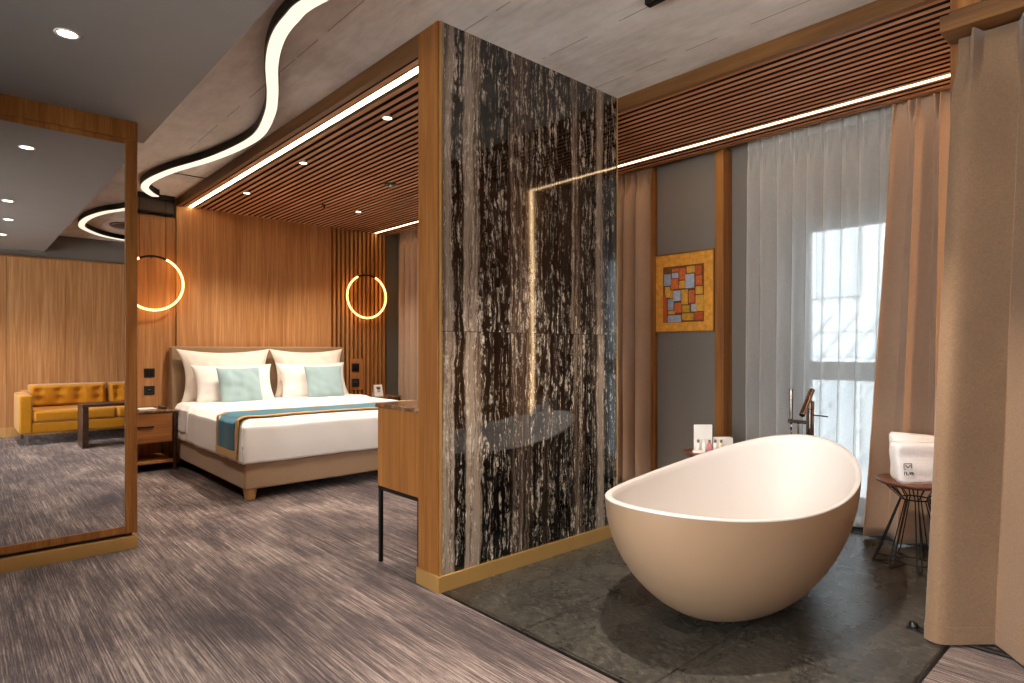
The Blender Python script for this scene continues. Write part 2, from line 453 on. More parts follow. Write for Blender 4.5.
# the other three sides
struct('wall_left', wall_with_holes(XL-.28, XL, YS-.1, YB+.1, -.06, CH+.08, [(-1.9, 2.3, .2, 2.38)]), PAINT_GREY)
w5 = struct('window_5', boxes([(XL-.2, XL-.12, -1.9+1.4*i-.03, -1.9+1.4*i+.03, .2, 2.38) for i in range(4)]+[(XL-.2, XL-.12, -1.9, 2.3, .2, .27), (XL-.2, XL-.12, -1.9, 2.3, 2.31, 2.38)]), FRAME_GREY)  # unseen window, added so daylight from the left lifts the ceilings
struct('pane', bx(XL-.165, XL-.157, -1.88, 2.28, .22, 2.36), GLASS, w5)
struct('wall_behind', bx(XL-.1, XW+.3, YS-.1, YS, -.06, CH+.08), PAINT_GREY)
bm = BM(); x = XL
while x < 3.0:
    box(bm, x+.002, x+.618, YS, YS+.03, .09, 2.36); x += .62
struct('wall_behind_panels', bm, W_WALL)
struct('baseboard_behind', bx(XL, 3.0, YS, YS+.05, 0, .12), W_LEG)
struct('trim_5', bx(XL, 3.0, YS, YS+.035, 2.36, 2.38), W_FRAME_X)

# slatted soffit
bm = BM(); pitch = .0605
x = 1.745
while x < 4.13:
    if not (1.79 < x+.018 < 1.85 or 3.945 < x+.018 < 3.995):
        y0 = 2.552 if x < 3.06 else .655
        box(bm, x, x+.032, y0, 7.01, HS, HS+.014)
    x += pitch
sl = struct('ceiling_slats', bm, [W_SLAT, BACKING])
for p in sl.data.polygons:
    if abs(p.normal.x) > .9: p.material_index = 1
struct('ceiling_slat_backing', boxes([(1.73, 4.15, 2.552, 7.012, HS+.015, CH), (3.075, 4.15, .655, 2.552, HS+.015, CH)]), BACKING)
struct('trim_6', boxes([(1.690, 1.728, 2.552, 7.012, HS-.004, CH)]), W_BEAM, bevel=.002)
struct('trim_7', boxes([(3.040, 3.076, .655, YM-.002, HS-.004, CH)]), W_BEAM, bevel=.002)
struct('trim_8', boxes([(4.130, 4.165, .655, 7.0, HS-.01, CH)]), W_BEAM, bevel=.002)

# partition with the marble face
pt = struct('wall_partition', bx(1.70, 3.035, 2.40, 2.548, .0, CH), W_FRAME)
struct('end_panel', bx(1.690, 1.705, 2.388, 2.552, .0, CH), W_FRAME, pt, bevel=.002)
struct('marble_cladding', bx(1.708, 3.034, YM, 2.41, .0, CH), MARBLE, pt)
struct('edge_strip', boxes([(1.700, 1.709, YM-.003, 2.40, 0, CH), (3.033, 3.042, YM-.003, 2.548, 0, CH)]), BRASS, pt)
bb = struct('baseboard_partition', boxes([(1.680, 3.046, YM-.014, YM-.002, 0, .077), (1.680, 1.692, YM-.002, 2.556, 0, .077)]), BRASS, bevel=.0015)

# wardrobe-side wall, its oak post, beam and smoked transom
struct('wall_side', bx(3.06, XW, .60, .655, 0, CH), W_WALL)
struct('trim_9', bx(3.012, 3.062, .596, .658, 0, CH), W_FRAME, bevel=.003)
struct('trim_10', boxes([(2.845, 2.99, -1.4, .656, 2.382, 2.444), (2.99, 3.012, -1.4, .656, 2.40, 2.52)]), W_BEAM, bevel=.003)
w4 = struct('window_4', boxes([(3.0, 3.05, -1.4, .56, 2.66, CH), (3.0, 3.05, .555, .596, 2.52, CH), (3.0, 3.05, -.45, -.41, 2.52, 2.66)]), W_FRAME)
struct('pane', bx(3.02, 3.028, -1.4, .556, 2.44, 2.67), GLASS_DARK, w4)
struct('wall_wardrobe', boxes([(4.0, 4.05, -.65, .60, 0, CH), (3.0, 4.05, -.70, -.65, 0, CH)]), W_WALL)
struct('trim_11', bx(3.0, 3.03, -1.4, -.65, 0, 2.44), W_FRAME)

# ------------------------------------------------------------------ LED lines in the soffit
def led_line(label, boxes_d, boxes_h, loc):
    t = thing('led_light_line', loc, label, 'ceiling light', 'light lines in the slatted ceiling')
    obj('channel', boxes(boxes_h), BLACK_METAL, t); obj('diffuser', boxes(boxes_d), LED, t)
    return t
led_line('warm light line in the slatted ceiling along the dark beam above the bed', [(1.806, 1.832, 2.56, 7.0, HS-.001, HS+.012)], [(1.800, 1.838, 2.56, 7.0, HS+.012, HS+.03)], (1.82, 4.8, HS))
led_line('warm light line in the slatted ceiling along the tops of the window curtains', [(3.958, 3.984, .672, 6.98, HS-.001, HS+.012), (3.958, 3.984, .656, .668, .12, HS+.012)],
         [(3.952, 3.99, .672, 6.98, HS+.012, HS+.03)], (3.97, 3.5, HS))

# ------------------------------------------------------------------ wavy ribbon light
pts = catmull([(2.05, -1.55), (1.76, -1.60), (1.47, -1.45), (1.24, -1.11), (1.13, -.78), (1.12, -.25), (1.21, .24), (1.36, .63), (1.45, 1.2), (1.30, 1.9), (1.14, 2.5), (1.125, 2.73),
               (1.15, 2.95), (1.23, 3.23), (1.375, 3.6), (1.48, 3.92), (1.565, 4.34), (1.555, 4.72), (1.48, 5.2), (1.35, 5.7), (1.285, 6.13), (1.29, 6.44), (1.365, 6.65), (1.45, 6.78)], 9)
def ribbon(bm, pts, w0, w1, z0, z1):
    rings = []
    for i, p in enumerate(pts):
        d = (pts[min(i+1, len(pts)-1)]-pts[max(i-1, 0)]).normalized(); nrm = Vector((d.y, -d.x, 0))
        a = p+nrm*w0; b = p+nrm*w1
        rings.append([bm.verts.new((q.x, q.y, z)) for q, z in ((a, z0), (b, z0), (b, z1), (a, z1))])
    for A, B in zip(rings, rings[1:]):
        for k in range(4): bm.faces.new((A[k], A[(k+1)%4], B[(k+1)%4], B[k]))
    bm.faces.new(rings[0]); bm.faces.new(rings[-1][::-1])
t = thing('wavy_ceiling_light', (1.35, 3.5, 2.62), 'wavy ribbon light winding along the concrete ceiling', 'ceiling light')
bm = BM(); ribbon(bm, pts, -.037, .037, 2.644, CH); obj('housing', bm, BLACK_METAL, t)
bm = BM(); ribbon(bm, pts, -.031, .031, 2.636, 2.646); obj('diffuser', bm, LED_RIB, t, smooth=False)

# ------------------------------------------------------------------ downlights
def add_spot(loc, energy, angle, parent, blend=.6, col=(1, .88, .75), r=.03, aim=None):
    L = bpy.data.lights.new('lamp', 'SPOT'); L.energy = energy; L.spot_size = rad(angle); L.spot_blend = blend; L.color = col; L.shadow_soft_size = r
    o = bpy.data.objects.new('lamp', L); C.objects.link(o); o.parent = parent
    o.location = Vector(loc)-Vector(parent['_w'])
    if aim is not None:
        o.rotation_euler = (Vector(aim)-Vector(loc)).to_track_quat('-Z', 'Y').to_euler()
    return o
def downlight(x, y, z, r, label, group, energy, angle=115, col=(1, .88, .75), light=True):
    t = thing('downlight', (x, y, z), label, 'downlight', group)
    bm = BM()
    prof = [(r, 0), (r, -.004), (r*.78, -.005), (r*.72, 0), (r*.72, .012), (r, .012)]
    seg = 28; rings = [[bm.verts.new((x+q*math.cos(2*PI*k/seg), y+q*math.sin(2*PI*k/seg), z+h)) for k in range(seg)] for q, h in prof]
    for i in range(len(rings)):
        A, B = rings[i], rings[(i+1) % len(rings)]
        for k in range(seg): bm.faces.new((A[k], A[(k+1)%seg], B[(k+1)%seg], B[k]))
    obj('trim_ring', bm, PAPER, t, smooth=True)
    bm = BM(); cyl(bm, (x, y, z-.001), (x, y, z+.01), r*.73, seg=24); obj('lens', bm, LENS, t)
    if light: add_spot((x, y, z-.02), energy, angle, t, .7, col, r*.6)
    return t
g1 = 'downlights in the slatted ceiling'; g2 = 'downlights in the grey ceiling'
E1 = 48; E2 = 18
downlight(2.045, 3.44, HS, .034, 'small downlight in the slatted ceiling nearest the marble partition', g1, E1)
downlight(2.045, 4.72, HS, .034, 'small downlight in the slatted ceiling midway along the long light line', g1, E1)
downlight(2.045, 5.99, HS, .034, 'small downlight in the slatted ceiling nearest the veneer wall, left of the headboard middle', g1, E1)
downlight(3.21, 6.0, HS, .034, 'small downlight in the slatted ceiling in front of the upright slat wall', g1, E1)
downlight(3.21, 4.72, HS, .034, 'small downlight in the slatted ceiling over the foot of the bed, window side', g1, E1)
downlight(.345, 3.13, LOW, .046, 'round downlight in the grey ceiling just in front of the mirror', g2, E2)
downlight(.345, 1.19, LOW, .046, 'round downlight in the grey ceiling seen once in the mirror, above the carpet', g2, E2)
downlight(.40, .18, LOW, .046, 'round downlight in the grey ceiling mirrored above the middle of the sofa wall', g2, 60)
downlight(.40, -.91, LOW, .046, 'round downlight in the grey ceiling nearest the mustard sofa', g2, 60)

downlight(.45, 5.55, CH, .04, 'recessed downlight in the ceiling behind the mirror, lighting the near bedside', None, 45)
# sprinkler and sensor in the slats, spotlight and slots on the concrete
t = thing('ceiling_sensor', (2.888, 4.80, HS), 'round black sensor set in the slatted ceiling', 'sensor')
bm = BM(); lathe(bm, [(.055, .012), (.058, -.004), (.040, -.012), (.036, -.004), (.02, -.002)], (2.888, 4.80, HS)); obj('bezel', bm, BLACK, t, smooth=True)
bm = BM(); lathe(bm, [(.02, .0), (.02, -.018), (.012, -.026), (.001, -.027)], (2.888, 4.80, HS)); obj('eye', bm, CHROME, t, smooth=True)
t = thing('sprinkler', (2.80, 5.95, HS), 'small dark sprinkler head under the slatted ceiling above the bed', 'sprinkler')
bm = BM(); lathe(bm, [(.028, .018), (.028, -.004), (.010, -.008), (.008, -.03), (.001, -.031)], (2.80, 5.95, HS)); obj('body', bm, BLACK_METAL, t, smooth=True)
bm = BM(); lathe(bm, [(.022, -.034), (.022, -.037), (.001, -.038)], (2.80, 5.95, HS)); obj('deflector', bm, CHROME, t)
tag(obj('slot_vent', bx(1.34, 1.69, 6.0, 6.014, CH-.006, CH+.002), BLACK), 'thin black slot across the concrete ceiling near the headboard wall', 'air vent')
t = thing('linear_air_grille', (1.0, 7.0, 2.6), 'dark air grille high on the wall above the left ring lamp', 'air vent')
obj('frame', boxes([(.5, 1.66, 6.945, 7.05, 2.655, 2.70), (.5, 1.66, 6.96, 7.05, 2.52, 2.53)]), BLACK, t)
obj('face', bx(.5, 1.64, 7.0, 7.05, 2.53, 2.655), PAINT_UPPER, t)
# black ceiling track with spotlights over the bath
t = thing('ceiling_spotlight', (2.28, 1.45, CH), 'black ceiling track above the bath, only its tip in view', 'spotlight')
obj('track', bx(2.262, 2.302, .9, 1.622, CH-.03, CH), BLACK_METAL, t, bevel=.003)
t = downlight(1.85, 1.40, CH, .04, 'recessed downlight in the concrete ceiling aimed at the bathtub', None, 0, light=False)
add_spot((1.85, 1.40, CH-.02), 125, 80, t, .5, (1, .88, .75), .03, aim=(2.45, 1.45, .3))
bm = BM(); lathe(bm, [(.19, 0), (.19, -.02), (.17, -.03), (.06, -.032), (.001, -.032)], (1.6, -.75, CH)); tag(obj('ceiling_speaker', bm, W_DARK, smooth=True), 'round brown ceiling disc inside the loop of the wavy light, seen in the mirror', 'speaker')

# ------------------------------------------------------------------ ring lamps
def ring_lamp(cx, cy, cz, R, label, ztop):
    t = thing('ring_lamp', (cx, cy, cz), label, 'wall lamp', 'glowing ring lamps beside the bed')
    def arc(a0, a1, n): return [(cx+R*math.cos(rad(a0+(a1-a0)*i/n)), cy, cz+R*math.sin(rad(a0+(a1-a0)*i/n))) for i in range(n+1)]
    bm = BM(); tube(bm, arc(118, 425, 72), .0105, 10); obj('glowing_tube', bm, LED_RING, t, smooth=True)
    bm = BM(); tube(bm, arc(65, 118, 16), .0112, 10); obj('black_arc', bm, BLACK_METAL, t, smooth=True)
    for a in (66, 117):
        x = cx+R*math.cos(rad(a)); z = cz+R*math.sin(rad(a))
        bm = BM(); cyl(bm, (x, cy, z), (x, cy, ztop), .0022, seg=6); obj('suspension_wire', bm, BLACK_METAL, t)
    bm = BM(); cyl(bm, (cx, cy, cz+R), (cx, 7.03, cz+R), .008, seg=10); obj('wall_bracket', bm, BLACK_METAL, t)
ring_lamp(1.462, 6.92, 1.805, .268, 'glowing ring lamp on the plain veneer beside the mirror', CH)
ring_lamp(3.81, 6.90, 1.805, .268, 'glowing ring lamp in front of the upright slats, right of the bed', HS+.04)

# ------------------------------------------------------------------ mirror
t = thing('wall_mirror', (-.8, MY, 0), 'huge oak framed mirror reflecting the mustard sofa', 'mirror')
XM0 = -2.55; XM1 = .779
obj('frame', boxes([(.722, XM1, MY, MY+.09, .092, 2.355), (XM0, .722, MY+.008, MY+.09, .092, .134), (XM0, .722, MY+.008, MY+.09, 2.326, 2.355)]), W_FRAME, t, bevel=.003)
obj('edge_lip', boxes([(.765, XM1+.002, MY-.004, MY+.02, .092, LOW-.003)]), W_FRAME, t, bevel=.001)
obj('top_panel', bx(XM0, XM1-.002, MY+.002, MY+.09, 2.356, LOW-.002), W_FRAME, t)
obj('glass', bx(XM0, .722, MY+.014, MY+.022, .134, 2.326), MIRROR, t)
obj('backing', bx(XM0, .76, MY+.03, MY+.08, .07, 2.4), BLACK, t)
obj('plinth', bx(XM0, XM1+.002, MY, MY+.09, 0, .073), BRASS, t, bevel=.002)

# ------------------------------------------------------------------ bed
BX0, BX1, BY0, BY1 = 1.61, 3.46, 4.765, 6.90
bed = thing('bed', ((BX0+BX1)/2, 5.9, 0), 'wide double bed with beige upholstered base and white bedding', 'bed')
obj('base', bx(BX0, BX1, BY0, BY1, .085, .285), BEDBASE, bed, bevel=.018, seg=3)
obj('headboard', bx(1.615, 3.50, 6.90, 7.008, .05, 1.175), HEADB, bed, bevel=.02, seg=3)
for x, y in ((BX0+.06, BY0+.06), (BX1-.06, BY0+.06), (BX0+.06, BY1-.06), (BX1-.06, BY1-.06)):
    bm = BM(); cyl(bm, (x, y, .0), (x, y, .09), .036, .052, 20); obj('leg', bm, W_LEG, bed, bevel=.004)
obj('mattress', bx(BX0+.02, BX1-.02, BY0+.02, BY1-.01, .285, .578), LINEN_WHITE, bed, bevel=.05, seg=4)
def duvet(x0, x1, y0, y1, zt, hem, rr, wob=.006, amp=.010, hemfn=None):
    # sheet draped over a box: cross-section from left hem over the top to right hem, foot side closed by falling rows
    bm = BM()
    side = zt-hem
    NU, NV = 96, 110
    Ltot = (x1-x0)+2*side; Vtot = (y1-y0)+side
    def fn(u, v):
        s = u*Ltot-side; w = v*Vtot-side   # s: across, w: along from the foot
        def fold(q, L):
            # q<0 hanging at low side, q>L hanging at the high side; rounded shoulder radius rr
            if q < 0: return 0.0, -q
            if q > L: return L, q-L
            return q, 0.0
        xx, dx = fold(s, x1-x0); yy, dy = (0.0, -w) if w < 0 else (w, 0.0)
        drop = max(dx, dy) if (dx == 0 or dy == 0) else math.hypot(dx, dy)*.0+max(dx, dy)
        X = x0+xx; Y = y0+yy
        e = min(xx if dx == 0 else 0, (x1-x0)-xx if dx == 0 else 0, yy if dy == 0 else 0)
        Z = zt-drop
        if drop == 0 and e < rr:
            Z -= rr*(1-math.sqrt(max(0, 1-((rr-e)/rr)**2)))
        if drop > 0:
            Z = min(Z, zt-rr*.9) if drop < rr else Z
            k = min(1, drop/.2)
            out = .012*k+wob*math.sin(X*19+Y*17+3*math.sin(Y*5))*k
            if s < 0: X -= out
            elif s > x1-x0: X += out
            if w < 0: Y -= out
        nz = mnoise.noise(Vector((X*2.2, Y*2.2, 3.1)))*.7+mnoise.noise(Vector((X*6, Y*5, 1.7)))*.3
        if drop == 0: Z += amp*nz
        else: Z += .006*mnoise.noise(Vector((X*3, Y*3, 9)))
        return (X, Y, Z)
    grid(bm, fn, NU, NV)
    return bm
obj('duvet', duvet(BX0-.008, BX1+.008, BY0-.012, 6.66, .608, .290, .055), LINEN_WHITE, bed, smooth=True, solid=.018)
obj('sheet_fold', duvet(BX0-.016, BX1+.016, 6.18, 6.64, .622, .36, .055, .01, .012), LINEN_WHITE, bed, smooth=True, solid=.012)

# runner lies across the bed
def runner_band(y0, y1, z, hem, off):
    bm = BM(); x0, x1 = BX0-.034-off, BX1+.034+off; side = z-hem; L = (x1-x0)+2*side
    def fn(u, v):
        s = u*L-side; Y = y0+(y1-y0)*v; rr = .06
        if s < 0: X, Z = x0-.008*min(1, -s/.1)-.004*math.sin(Y*23), z+s-.02
        elif s > x1-x0: X, Z = x1+.008, z-(s-(x1-x0))-.02
        else:
            X = x0+s; e = min(s, x1-x0-s); Z = z
            if e < rr: Z -= rr*(1-math.sqrt(max(0, 1-((rr-e)/rr)**2)))*.9
            Z += .008*(mnoise.noise(Vector((X*2.2, Y*2.2, 3.1)))*.7+mnoise.noise(Vector((X*6, Y*5, 1.7)))*.3)
        return (X, Y, Z)
    grid(bm, fn, 120, 10); return bm
t = thing('bed_runner', (2.5, 5.1, .65), 'teal runner with gold braid laid across the white bed', 'bed runner')
obj('cloth', runner_band(4.855, 5.245, .632, .39, 0), RUNNER, t, smooth=True, solid=.006)
obj('gold_border', runner_band(4.80, 4.857, .633, .39, .0), GOLD, t, smooth=True, solid=.008)
obj('gold_border', runner_band(5.243, 5.285, .633, .39, .0), GOLD, t, smooth=True, solid=.008)
bm = BM(); box(bm, BX0-.052, BX0-.040, 4.80, 5.285, .318, .376); obj('gold_border', bm, GOLD, t, bevel=.002)

# pillows
def pillow(name, w, h, th, loc, lean, mat, label, group, seed=0, yaw=0, pinch=.07, flange=0):
    bm = BM(); NU, NV = 34, 26
    def side(sg):
        def fn(a, b):
            u = 2*a-1; v = 2*b-1
            x = w/2*u*(1-pinch*(1-v*v)*abs(u)); z = h/2*v*(1-pinch*(1-u*u)*abs(v))
            fu = min(1, max(0, (1-abs(u))/(1-flange)) if flange == 0 else max(0, (1-flange-abs(u))/(1-flange))); fv = min(1, max(0, (1-abs(v))) if flange == 0 else max(0, (1-flange-abs(v))/(1-flange)))
            uu = 1-fu; vv = 1-fv
            t = max(0, (1-uu**2.4))*max(0, (1-vv**2.4))
            y = sg*(th/2*t**.55+.003)
            wr = mnoise.noise(Vector((x*5+seed, z*5, sg*3)))*.030+mnoise.noise(Vector((x*13+seed, z*13, sg*3)))*.012
            y += sg*wr*min(1, t*3)
            z -= .02*(1-v)*0
            return (x, y, z)
        return fn
    A = grid(bm, side(1), NU, NV); B = grid(bm, side(-1), NU, NV)
    def stitch(p, q): 
        for i in range(len(p)-1):
            bm.faces.new((p[i], p[i+1], q[i+1], q[i]))
    stitch(A[0], B[0]); stitch(A[-1], B[-1]); stitch([r[0] for r in A], [r[0] for r in B]); stitch([r[-1] for r in A], [r[-1] for r in B])
    o = obj(name, bm, mat, smooth=True); o.location = loc; o.rotation_euler = (-rad(lean), 0, rad(yaw))
    return tag(o, label, 'pillow', group)
gp = 'white pillows on the bed'
pillow('pillow', .93, .58, .20, (2.11, 6.775, .868), 13, LINEN_CREAM, 'large white pillow against the headboard on the nightstand side', gp, 1, 0, .15, .05)
pillow('pillow', .87, .58, .20, (3.01, 6.775, .868), 13, LINEN_CREAM, 'large white pillow against the headboard beside the upright slats', gp, 5, 0, .15, .05)
pillow('pillow', .80, .44, .19, (2.13, 6.585, .785), 22, LINEN_WHITE, 'lower white pillow just behind the aqua cushion on the nightstand side', gp, 9, 0, .10)
pillow('pillow', .80, .44, .19, (2.98, 6.585, .79), 22, LINEN_WHITE, 'lower white pillow just behind the aqua cushion nearer the slat wall', gp, 13, 0, .10)
gc = 'pale aqua cushions on the bed'
for loc, lab, sd, yw in (((2.12, 6.39, .775), 'pale aqua square cushion near the nightstand end of the bed', 21, 2), ((3.02, 6.40, .775), 'pale aqua square cushion near the upright slat wall', 27, -3)):
    tag(pillow('cushion', .42, .40, .14, loc, 20, CUSHION, lab, gc, sd, yw, .05), lab, 'cushion', gc)

# ------------------------------------------------------------------ nightstands
def nightstand(x0, x1, y0, y1, label):
    t = thing('nightstand', ((x0+x1)/2, (y0+y1)/2, 0), label, 'nightstand', 'nightstands beside the bed')
    obj('top', bx(x0-.01, x1+.01, y0-.012, y1, .556, .576), BROWNSTONE, t, bevel=.003)
    obj('carcass', boxes([(x0+.03, x1-.03, y0+.02, y1-.005, .27, .556)]), W_NIGHT, t)
    d = obj('drawer', bx(x0+.035, x1-.035, y0, y0+.02, .275, .545), W_NIGHT, t, bevel=.003)
    obj('handle', bx(x0+.12, x1-.19, y0-.014, y0, .42, .432), BLACK_METAL, d, bevel=.002)
    obj('shelf', bx(x0+.02, x1-.02, y0+.015, y1-.005, .075, .10), W_NIGHT, t, bevel=.002)
    for x in (x0, x1-.024):
        for y in (y0-.002, y1-.03):
            obj('leg', bx(x, x+.024, y, y+.024, 0, .556), W_DARK, t, bevel=.002)
    return t
nightstand(1.04, 1.565, 6.50, 7.0, 'dark framed nightstand with one drawer between mirror edge and bed')
nightstand(3.54, 4.06, 6.52, 6.98, 'nightstand behind the far side of the bed, only its top showing')
t = thing('notepad', (1.36, 6.62, .577), 'white notepad lying on the nightstand beside the mirror', 'notepad')
obj('pages', bx(1.27, 1.41, 6.55, 6.74, .577, .585), PAPER, t); obj('cover', bx(1.268, 1.412, 6.548, 6.742, .5855, .587), PAPER, t)
t = thing('remote_control', (1.52, 6.72, .577), 'dark remote control lying on the nightstand near the bed', 'remote control')
obj('body', bx(1.465, 1.51, 6.60, 6.76, .577, .595), BLACK, t, bevel=.006)
obj('buttons', boxes([(1.473+.012*i, 1.481+.012*i, 6.62+.025*j, 6.635+.025*j, .595, .598) for i in range(3) for j in range(5)]), GREYFOIL, t)
# card sign on far nightstand
t = thing('card_sign', (3.85, 6.70, .577), 'white tent card with dark emblem standing on the far nightstand', 'card sign')
bm = BM()
v = [bm.verts.new(p) for p in ((3.79, 6.665, .577), (3.905, 6.665, .577), (3.905, 6.70, .71), (3.79, 6.70, .71), (3.79, 6.735, .577), (3.905, 6.735, .577))]
bm.faces.new((v[0], v[1], v[2], v[3])); bm.faces.new((v[3], v[2], v[5], v[4])); obj('card', bm, PAPER, t, solid=.003)
def em(l):
    bm = BM()
    for a, b, c, d in l:
        y = 6.6605+(b-.577)*.263
        box(bm, a, c, y-.001, y+(d-b)*.263+.001, b, d)
    return bm
obj('emblem', em([(3.828, .655, 3.868, .660), (3.828, .682, 3.868, .687), (3.826, .655, 3.831, .687), (3.865, .655, 3.870, .687), (3.840, .662, 3.846, .680), (3.852, .662, 3.858, .680), (3.82, .634, 3.875, .638), (3.83, .624, 3.865, .627)]), INK, t)

# ------------------------------------------------------------------ switches
def switch(x0, x1, y, z0, z1, label, kind):
    t = thing('light_switch' if kind else 'wall_socket', ((x0+x1)/2, y, (z0+z1)/2), label, 'light switch' if kind else 'socket', 'black plates beside the bed')
    obj('plate', bx(x0, x1, y-.010, y, z0, z1), BLACK, t, bevel=.003)
    cx, cz = (x0+x1)/2, (z0+z1)/2
    if kind:
        obj('rocker', bx(cx-.030, cx-.002, y-.014, y-.009, cz-.03, cz+.03), BLACK_METAL, t, bevel=.002)
        obj('rocker', bx(cx+.002, cx+.030, y-.014, y-.009, cz-.03, cz+.03), BLACK_METAL, t, bevel=.002)
    else:
        bm = BM(); cyl(bm, (cx, y-.0135, cz), (cx, y-.009, cz), .024, seg=24); obj('insert', bm, BLACK_METAL, t)
        obj('icon', bx(cx-.014, cx+.014, y-.0145, y-.0133, cz+.004, cz+.010), GREYFOIL, t)
switch(1.40, 1.495, 7.03, .865, .955, 'black light switch left of the headboard, the upper plate there', 1)
switch(1.40, 1.495, 7.03, .69, .78, 'black socket plate above the left nightstand, the lower one there', 0)
tag(obj('backing_plate', bx(3.62, 3.80, 6.982, 6.992, .64, 1.03), W_SLATV), 'small wooden plate on the upright slats carrying two black plates', 'backing plate')
switch(3.645, 3.745, 6.982, .87, .97, 'black light switch on the upright slat wall, upper of two', 1)
switch(3.645, 3.745, 6.982, .68, .78, 'black socket plate on the upright slat wall, lower of two', 0)

# ------------------------------------------------------------------ console behind the partition
t = thing('console_cabinet', (2.3, 2.76, 0), 'oak console cabinet on thin black legs behind the marble partition', 'cabinet')
CX0, CX1, CY0, CY1 = 1.70, 3.0, 2.552, 2.955
obj('body', bx(CX0, CX1, CY0, CY1, .412, .832), W_CAB, t, bevel=.002)
obj('top', bx(CX0-.012, CX1+.01, CY0, CY1+.016, .834, .857), BROWNSTONE, t, bevel=.004)
for i in range(3):
    a = CX0+.006+i*.432; d = obj('door', bx(a, a+.426, CY1, CY1+.016, .418, .828), W_CAB, t, bevel=.002)
    obj('handle', bx(a+.38, a+.39, CY1+.016, CY1+.03, .56, .68), BLACK_METAL, d)
obj('frame', boxes([(CX0, CX1, CY0, CY0+.02, .392, .412), (CX0, CX1, CY1-.02, CY1, .392, .412), (CX0, CX0+.02, CY0, CY1, .392, .412), (CX1-.02, CX1, CY0, CY1, .392, .412)]), BLACK_METAL, t)
for x in (CX0, CX1-.02):
    for y in (CY0+.006, CY1-.02): obj('leg', bx(x, x+.02, y, y+.02, 0, .392), BLACK_METAL, t, bevel=.002)

# ------------------------------------------------------------------ curtains
def curtain_mesh(ybot, ytop, x, z0, z1, folds, amp, seed, pinch=.35, xbot=0, phase=0, wob=1, depth=0, fall=1.25, vlim=1, nu=260, nv=44, over=.35, sag=0, side='y'):
    """hanging cloth in the plane x; (y0,y1) at the bottom and the top"""
    bm = BM(); rnd = random.Random(seed); ph = [rnd.uniform(-.9, .9) for _ in range(8)]; am = [rnd.uniform(.75, 1.25) for _ in range(int(folds)+3)]
    def fn(u, v):
        v *= vlim
        z = z0+(z1-z0)*v
        a = (1-v)
        yb = ybot[0]+(ybot[1]-ybot[0])*u; yt = ytop[0]+(ytop[1]-ytop[0])*u
        k = a**fall
        y = yt+(yb-yt)*k
        ths = 2*PI*folds*u+phase+wob*(.55*math.sin(2*PI*u*1.7+ph[0])*(.5+.5*a)+.35*math.sin(2*PI*u*3.1+ph[1]))
        am_ = am[int(u*folds) % len(am)]
        A = amp*(pinch+(1-pinch)*min(1, a*1.6))
        sharp = math.sin(ths)
        f = A*(sharp*.8+.25*math.sin(2*ths+ph[2])*a)
        if depth:
            c01 = (1-sharp)/2
            f = depth*(pinch+(1-pinch)*min(1, a*1.6))*(.5-c01**.55)
        f += .012*a*mnoise.noise(Vector((u*folds*1.5, z*1.2, seed)))
        y += over*A*math.cos(ths)*.6
        if v > .90:
            k2 = min(1, (v-.90)/.06); k2 = k2*k2*(3-2*k2)
            c = max(0, -math.sin(2*ths+.6))
            f = f*(1-k2)+k2*amp*(.25-.85*c**4+.15*math.sin(6*ths)*c)
        xx = x+xbot*a+f
        return (xx, y, z+sag*.01*math.sin(ths))
    grid(bm, fn, nu, nv); return bm
def curtain(name, label, mat, group, ybot, ytop, x, z0, z1, folds, amp, seed, heading=True, solid=.004, hem=0, **kw):
    t = thing(name, (x, (ybot[0]+ybot[1])/2, z0), label, 'curtain', group)
    obj('cloth', curtain_mesh(ybot, ytop, x, z0, z1, folds, amp, seed, **kw), mat, t, smooth=True, solid=solid)
    if hem:
        obj('hem', curtain_mesh(ybot, ytop, x, z0-.003, z1, folds, amp, seed, vlim=hem, **{**kw}), mat, t, smooth=True, solid=solid*2.2)
    if heading:
        bm = curtain_mesh(ytop, ytop, x, z1-.07, z1+.008, folds, amp*kw.get('pinch', .35)*1.0, seed, nu=kw.get('nu', 260), nv=5, pinch=1)
        obj('heading_tape', bm, mat, t, smooth=True, solid=solid*1.8)
    return t
gcur = 'taupe window curtains'
curtain('curtain', 'tall dusty taupe curtain gathered at the bright window behind the wire stool', CURT, gcur, (1.345, .80), (1.20, .84), 4.20, .012, HS+.06, 3, .07, 3, pinch=.75, xbot=-.06, over=.6, depth=.14, phase=-2.2, wob=.5)
curtain('curtain', 'narrow dusty taupe curtain between the marble edge and the oak post', CURT, gcur, (2.975, 3.46), (2.975, 3.46), 4.245, .012, HS+.06, 4, .06, 5, pinch=.8, over=.5, depth=.12)
curtain('curtain', 'dusty taupe curtain in the bedroom corner right of the far nightstand', CURT, gcur, (6.10, 6.80), (6.12, 6.78), 4.245, .012, HS+.06, 5, .06, 8, pinch=.8, over=.5, depth=.12)
curtain('sheer_curtain', 'white sheer curtain hanging across the bright window beside the bathtub', SHEER, None, (1.25, 2.165), (1.18, 2.165), 4.296, .015, HS+.04, 9, .042, 11, heading=True, solid=0, pinch=.6, nu=420, over=.8)
curtain('wardrobe_curtain', 'wide oatmeal linen curtain under the oak beam in the near right corner', CURT_NEAR, None, (.715, -.72), (.622, -.72), 2.925, .016, 2.376, 4.6, .075, 17, pinch=.55, xbot=-.035, nu=520, over=.3, phase=-2.73, wob=.12, depth=.165, fall=1, hem=.028, heading=False)
tag(obj('floor_strip', boxes([(2.895, 2.925, -.7, .74, 0, .012)]), BLACK_METAL, bevel=.004), 'thin black strip on the floor along the foot of the oatmeal curtain', 'floor rail')  # flat black strip laid on the floor under the curtain edge
t = thing('door_stop', (2.93, .755, 0), 'small black rubber stop on the tiles at the oatmeal curtain corner', 'door stop')
